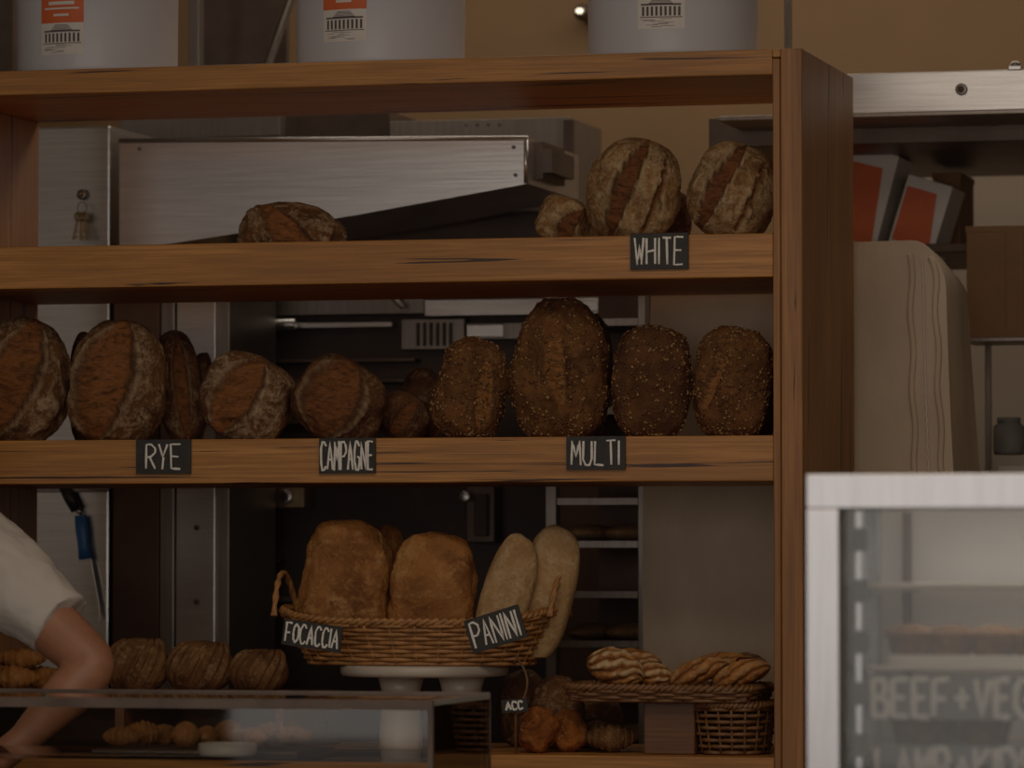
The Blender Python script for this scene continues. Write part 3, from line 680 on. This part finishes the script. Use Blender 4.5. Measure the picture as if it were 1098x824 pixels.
# ------------------------------------------------------------------ person (baker) at left
def person():
    e=bpy.data.objects.new('person',None); scn.collection.objects.link(e)
    Q=P
    sh=Q(-42,585,-.46); el=Q(103,714,-.52); wr=Q(22,796,-.60); hd=Q(-12,822,-.63)
    cxp=sh.x-.19
    pel=Vector((cxp-.04,-.36,.93)); ch=Vector((cxp,-.42,1.24)); nk=Vector((cxp+.0,-.43,1.43)); hc=Vector((cxp+.03,-.47,1.60))
    g=G()
    def limb(pts,rad,k,n=20):
        P_=[];R_=[]
        for i in range(len(pts)-1):
            for t in (0,.25,.5,.75): P_.append(Vector(pts[i]).lerp(Vector(pts[i+1]),t)); R_.append(rad[i]*(1-t)+rad[i+1]*t)
        P_.append(Vector(pts[-1])); R_.append(rad[-1])
        for _ in range(2):
            P_=[P_[0]]+[P_[i]*.5+(P_[i-1]+P_[i+1])*.25 for i in range(1,len(P_)-1)]+[P_[-1]]
        g.tube(P_,R_,k,n)
    limb([sh,sh.lerp(el,.5),sh.lerp(el,.85),el,el.lerp(wr,.35),wr,wr.lerp(hd,.6)],[.06,.058,.050,.044,.046,.029,.03],'skin')
    sdv=Vector((0,-1,0)); 
    g.ell(hd,(.040,.034,.018),'skin')
    for i,(o,ln) in enumerate(((-.030,.068),(-.010,.078),(.011,.074),(.030,.058))):
        b0=hd+Vector((-.02,0,0))+sdv*o; b1=b0+Vector((-ln*.5,0,.006)); b2=b1+Vector((-ln*.32,0,-.012)); b3=b2+Vector((-ln*.2,0,-.018))
        limb([b0,b1,b2,b3],[.0098,.009,.0085,.007],'skin',10)
    t0=hd+Vector((.01,-.03,0)); limb([t0,t0+Vector((-.02,-.022,-.002)),t0+Vector((-.045,-.03,-.012))],[.012,.010,.008],'skin',10)
    sh2=sh+Vector((-.38,.02,0)); el2=sh2+Vector((-.06,-.04,-.30)); wr2=el2+Vector((.12,-.16,-.13)); h2=wr2+Vector((.05,-.05,-.02))
    limb([sh2,sh2.lerp(el2,.5),el2,el2.lerp(wr2,.4),wr2,h2],[.058,.052,.045,.042,.028,.03],'skin')
    g.ell(h2,(.036,.034,.018),'skin')
    for o,ln in ((-.027,.06),(-.009,.07),(.009,.066),(.027,.05)):
        b0=h2+Vector((.02+abs(o)*.1,o-.01,0)); limb([b0,b0+Vector((ln*.5,-.01,.002)),b0+Vector((ln,-.015,-.02))],[.0098,.009,.007],'skin',10)
    t0=h2+Vector((.0,-.03,0)); limb([t0,t0+Vector((.022,-.03,.0)),t0+Vector((.045,-.04,-.012))],[.012,.010,.008],'skin',10)
    limb([ch+Vector((0,0,.1)),nk,hc+Vector((0,.01,-.06))],[.07,.056,.055],'skin')
    def hf(q,dd):
        q=Vector(q)
        if dd.z<-.2: q.x*=1+.28*(dd.z+.2); q.y*=1+.12*(dd.z+.2)
        return q
    g.ell(hc,(.075,.095,.115),'skin',32,24,hf)
    g.ell(hc+Vector((0,-.098,-.012)),(.013,.018,.024),'skin'); g.ell(hc+Vector((0,-.088,-.06)),(.022,.012,.008),'skin')
    for s_ in (-1,1): g.ell(hc+Vector((s_*.076,.01,-.01)),(.009,.02,.03),'skin')
    sk=g.make('body',parent=e); rm=sk.modifiers.new('r','REMESH'); rm.mode='VOXEL'; rm.voxel_size=.0045; rm.use_smooth_shade=True
    sm=sk.modifiers.new('s','SMOOTH'); sm.iterations=4; sm.factor=.5
    g=G()
    for s_ in (-1,1):
        g.ell(hc+Vector((s_*.03,-.086,.008)),(.012,.008,.008),'white'); g.ell(hc+Vector((s_*.03,-.0925,.008)),(.005,.003,.005),'blackpl')
        g.tube([hc+Vector((s_*(.014+.01*i),-.094+.003*i,.026+.002*(i%2))) for i in range(4)],.003,'hair',6)
    g.make('face_details',parent=e)
    g=G()
    def hair(q,dd):
        q=Vector(q)
        if dd.y<-.25 and dd.z<.55: q*=.80
        return q
    g.ell(hc+Vector((0,.014,.018)),(.083,.098,.115),'hair',32,24,hair); g.make('hair',parent=e)
    g=G()
    def sect(pts,rx,ry):
        vs=[];fs=[];n=32
        for p,a,b_ in zip(pts,rx,ry):
            for j in range(n):
                t=2*math.pi*j/n; c,s_=math.cos(t),math.sin(t); q=1/((abs(c)**2.5+abs(s_)**2.5)**(1/2.5)); vs.append(Vector(p)+Vector((a*c*q,b_*s_*q,0)))
        for i in range(len(pts)-1):
            for j in range(n): fs.append((i*n+j,i*n+(j+1)%n,(i+1)*n+(j+1)%n,(i+1)*n+j))
        fs.append(tuple(range(n-1,-1,-1))); fs.append(tuple((len(pts)-1)*n+j for j in range(n)))
        return vs,fs
    zs=[.86,.95,1.05,1.15,1.25,1.33,1.385,1.42]
    pts=[Vector((pel.x+(ch.x-pel.x)*min(1,(z-.86)/.4),pel.y+(ch.y-pel.y)*min(1,(z-.86)/.4),z)) for z in zs]
    vs,fs=sect(pts,[.165,.16,.155,.165,.18,.185,.15,.07],[.115,.11,.11,.12,.125,.115,.095,.07]); g.add(vs,fs,'tee')
    hem=Q(65,670,-.50); ax=(hem-sh)
    s0=sh+Vector((-.10,0,.03))
    g.tube([s0,sh,sh+ax*.35,sh+ax*.7,hem-ax*.04,hem],[.085,.100,.094,.080,.068,.066],'tee',28)
    hem2=sh2.lerp(el2,.6); g.tube([sh2+Vector((.10,0,.03)),sh2,sh2.lerp(hem2,.5),hem2],[.085,.082,.075,.07],'tee',28)
    sk=g.make('t_shirt',parent=e); rm=sk.modifiers.new('r','REMESH'); rm.mode='VOXEL'; rm.voxel_size=.006; rm.use_smooth_shade=True
    sm=sk.modifiers.new('s','SMOOTH'); sm.iterations=1; sm.factor=.5
    tx=bpy.data.textures.new('folds','CLOUDS'); tx.noise_scale=.06
    dm=sk.modifiers.new('d','DISPLACE'); dm.texture=tx; dm.strength=.018; dm.mid_level=.5
    g=G()
    vs,fs=sect([pel+Vector((0,0,.02)),pel+Vector((0,0,-.08)),pel+Vector((0,0,-.16))],[.155,.165,.16],[.11,.115,.11]); g.add(vs,fs,'trouser')
    for s_ in (-1,1):
        hp=pel+Vector((s_*.085,0,-.08)); kn=Vector((hp.x+s_*.01,hp.y-.02,.48)); an=Vector((hp.x+s_*.01,hp.y+.02,.09))
        g.tube([hp,hp.lerp(kn,.5),kn,kn.lerp(an,.35),an],[.088,.078,.06,.058,.05],'trouser',20)
        g.ell((an.x,an.y-.06,.04),(.045,.13,.04),'blackpl')
    sk=g.make('trousers',parent=e); rm=sk.modifiers.new('r','REMESH'); rm.mode='VOXEL'; rm.voxel_size=.012; rm.use_smooth_shade=True
person()
# ------------------------------------------------------------------ glass counter case (left foreground)
yB=-.78; yF=-1.16
xr=P(526,770,yB).x; zt=zof(400,744,yB); xl=-4.2; zc=zt-.30; zsf=zof(250,808,-1.0)
g=G()
g.box(xl,xr,yF,yB,zt-.006,zt,'glass')
g.box(xl,xr-.004,yF,yF+.005,zc,zt-.006,'glass'); g.box(xr-.005,xr,yF+.006,yB,zc,zt-.006,'glass')
g.box(xl,xr,yB-.008,yB,zt-.004,zt+.004,'steeld'); g.box(xl,xr,yF-.004,yF+.004,zt-.016,zt+.001,'steeld')
g.box(xr-.008,xr+.001,yF-.003,yF+.006,zc,zt,'steeld'); g.box(xr-.004,xr+.001,yB-.006,yB,zc,zt,'steeld')
g.box(xr-.005,xr+.001,yF,yB,zt-.008,zt+.001,'glassedge')
g.box(xl,xr-.01,yF+.01,yB-.01,zsf-.006,zsf,'glass')
g.box(xl,xr,yF,yB,zc-.02,zc,'steel2'); g.box(xl,xr+.02,yF-.04,yB+.03,zc-.12,zc-.02,'steeld')
g.box(xl,xr,yF,yB,0,zc-.12,'wood_d')
g.make('glass_counter_case')
g=G(); g.box(P(110,800,-1).x,P(330,800,-1).x,-1.06,-.84,zsf,zsf+.006,'steeld'); g.make('baking_tray',.002)
for i in range(9):
    p=P(130+i*23,790,-.98+.05*(i%3)); croissant('small_pastry',(p.x,p.y,zsf+.006),.035,.018+.004*(i%2),.5*i,'gold')
g=G(); p=P(245,800,-1.10); zb_=zof(245,797,-1.10); rb=.050
g.lathe(p.x,-1.105,[(rb*.9,zsf),(rb*.97,zsf+.002),(rb,zsf+.006),(rb,zb_-.001),(rb*.94,zb_),(rb*.92,zb_-.004),(.004,zb_-.004)],'ceramic',40)
g.make('ceramic_ramekin')
# ------------------------------------------------------------------ display case (right foreground)
yf=-2.0; yb2=-1.5
xa=P(867,600,yf).x; ztp=zof(880,509,yf); xz=xa+.9; bt=37*mpp(880,yf); zbm=ztp-.75
g2=G()
g2.box(xa,xz,yf-.02,yf+.02,ztp-bt,ztp,'alu'); g2.box(xa,xa+bt*.98,yf-.021,yf+.021,zbm,ztp-bt,'alu'); g2.box(xz-bt,xz,yf-.021,yf+.021,zbm,ztp-bt,'alu')
g2.box(xa,xz,yf+.02,yb2,ztp-.012,ztp-.002,'glass'); g2.box(xa,xa+.006,yf+.02,yb2,zbm,ztp-.012,'glass')
g2.box(xa+.0,xa+.02,yb2-.02,yb2,zbm,ztp-.012,'alu'); g2.box(xa,xz,yb2-.02,yb2,ztp-.03,ztp-.002,'alu')
g2.box(xz-.006,xz,yf+.02,yb2,zbm,ztp-.012,'glass')
g2.box(xa+.02,xz*.5+xa*.5,yb2-.012,yb2-.006,zbm,ztp-.03,'panelw'); g2.box(xz*.5+xa*.5-.02,xz-.02,yb2-.004,yb2+.002,zbm,ztp-.03,'panelw')
g2.box(xa+bt,xz-bt,yf-.003,yf+.003,zbm,ztp-bt,'glass')
g2.box(xa+bt,xa+bt+.004,yf-.012,yf+.012,zbm,ztp-bt,'rubber')
zsh=[zof(1000,628,yf+.1),zof(1000,716,yf+.1),zof(1000,802,yf+.1),zof(1000,890,yf+.1)]
for zz in zsh:
    g2.box(xa+.008,xz-.008,yf+.06,yb2-.03,zz-.006,zz,'glass'); g2.box(xa+bt+.028,xz-.008,yf+.045,yf+.06,zz-.004,zz+.004,'ceramic')
    g2.box(xa+bt+.028,xz-.008,yb2-.04,yb2-.03,zz-.005,zz+.003,'ceramic')
    for xx in (xa+bt+.028,xz-.03): g2.box(xx,xx+.008,yf+.05,yb2-.03,zz-.012,zz-.006,'alu')
g2.box(xa+bt+.012,xa+bt+.024,yf+.03,yf+.045,zbm,ztp-bt,'alu'); g2.box(xa+bt+.012,xa+bt+.024,yb2-.05,yb2-.03,zbm,ztp-bt,'steeld')
for i in range(9):
    zz=ztp-bt-.04-.075*i; g2.box(xa+bt+.008,xa+bt+.034,yf+.022,yf+.030,zz-.022,zz+.012,'rubber')
g2.box(xa,xz,yf-.02,yb2,zbm-.05,zbm,'alu'); g2.box(xa+.02,xz-.02,yf,yb2-.02,0,zbm-.05,'wood_d')
g2.make('pie_display_case',.002)
def ticket(text,px0,py0,px1,py1,y):
    c=P((px0+px1)/2,(py0+py1)/2,y); m_=mpp(px0,y); w=(px1-px0)*m_;h=(py1-py0)*m_
    g=G(); xf=Matrix.Translation(c); g.box(-w/2,w/2,0,.003,-h/2,h/2,'ticket',xf); write(g,text,xf,w*.97,h*.84,.0050,'chalk',.04); g.make('menu_ticket',.001)
ticket('BEEF+VEG',930,726,1112,772,yf+.036); ticket('LAMB+KIDS',935,800,1116,848,yf+.036)
def pie(px,zz,yy,r=.05):
    c=P(px,700,yf+yy); z=zz; g=G()
    g.lathe(c.x,yf+yy,[(r*.75,z),(r*.8,z+.002),(r,z+.035),(r*1.05,z+.038),(r*1.03,z+.044),(r*.8,z+.052),(r*.3,z+.056),(.002,z+.056)],'roll',32)
    n=24
    for i in range(n):
        a=6.283*i/n; g.ell((c.x+r*1.0*math.cos(a),yf+yy+r*1.0*math.sin(a),z+.042),(.008,.008,.005),'roll',8,6)
    g.make('meat_pie',cols=[(0,0)]*len(g.v))
for px,yy in ((985,.2),(1055,.2),(1150,.2),(1020,.34)): pie(px,zsh[2],yy,.042)
g=G(); xf=Matrix.Translation((P(952,700,yf+.12).x,yf+.12,zsh[1]+.001))
g.box(0,.62,0,.25,0,.004,'ceramic',xf)
for s_ in ((0,.62,0,.006),(0,.62,.244,.25)): g.box(s_[0],s_[1],s_[2],s_[3],.004,.016,'ceramic',xf)
for s_ in ((0,.006),(.614,.62)): g.box(s_[0],s_[1],0.006,.244,.004,.016,'ceramic',xf)
g.make('serving_tray',.001)
for px in (978,1020,1066,1112): pie(px,zsh[1]+.0055,.20,.036)  # brown pies added in place of a likely reflection in the case glass
# ------------------------------------------------------------------ lights
def area(name,loc,rot,sx,sy,pw,col):
    l=bpy.data.lights.new(name,'AREA'); l.shape='RECTANGLE'; l.size=sx; l.size_y=sy; l.energy=pw; l.color=col
    o=bpy.data.objects.new(name,l); o.location=loc; o.rotation_euler=rot; scn.collection.objects.link(o)
area('window_daylight',(0,-9.5,1.8),(math.radians(90),0,0),7,2.3,45,(1,.88,.78))
area('ceiling_light',(0.6,-3.2,3.3),(0,0,0),3.5,2.5,36,(1,.80,.60))
area('hood_fill',(-.5,1.7,3.3),(0,0,0),3.0,.8,15,(1,.85,.68))  # added fill, no known fixture; brightens the steel hood and oven front
area('case_fill',((xa+xz)/2,yf+.2,ztp-.04),(0,0,0),.7,.05,.8,(1,.93,.84))  # added fill under the case top, brightens the interior; no fixture modelled
w=bpy.data.worlds.new('world'); scn.world=w; w.use_nodes=True; w.node_tree.nodes['Background'].inputs[0].default_value=(.8,.75,.7,1); w.node_tree.nodes['Background'].inputs[1].default_value=.3
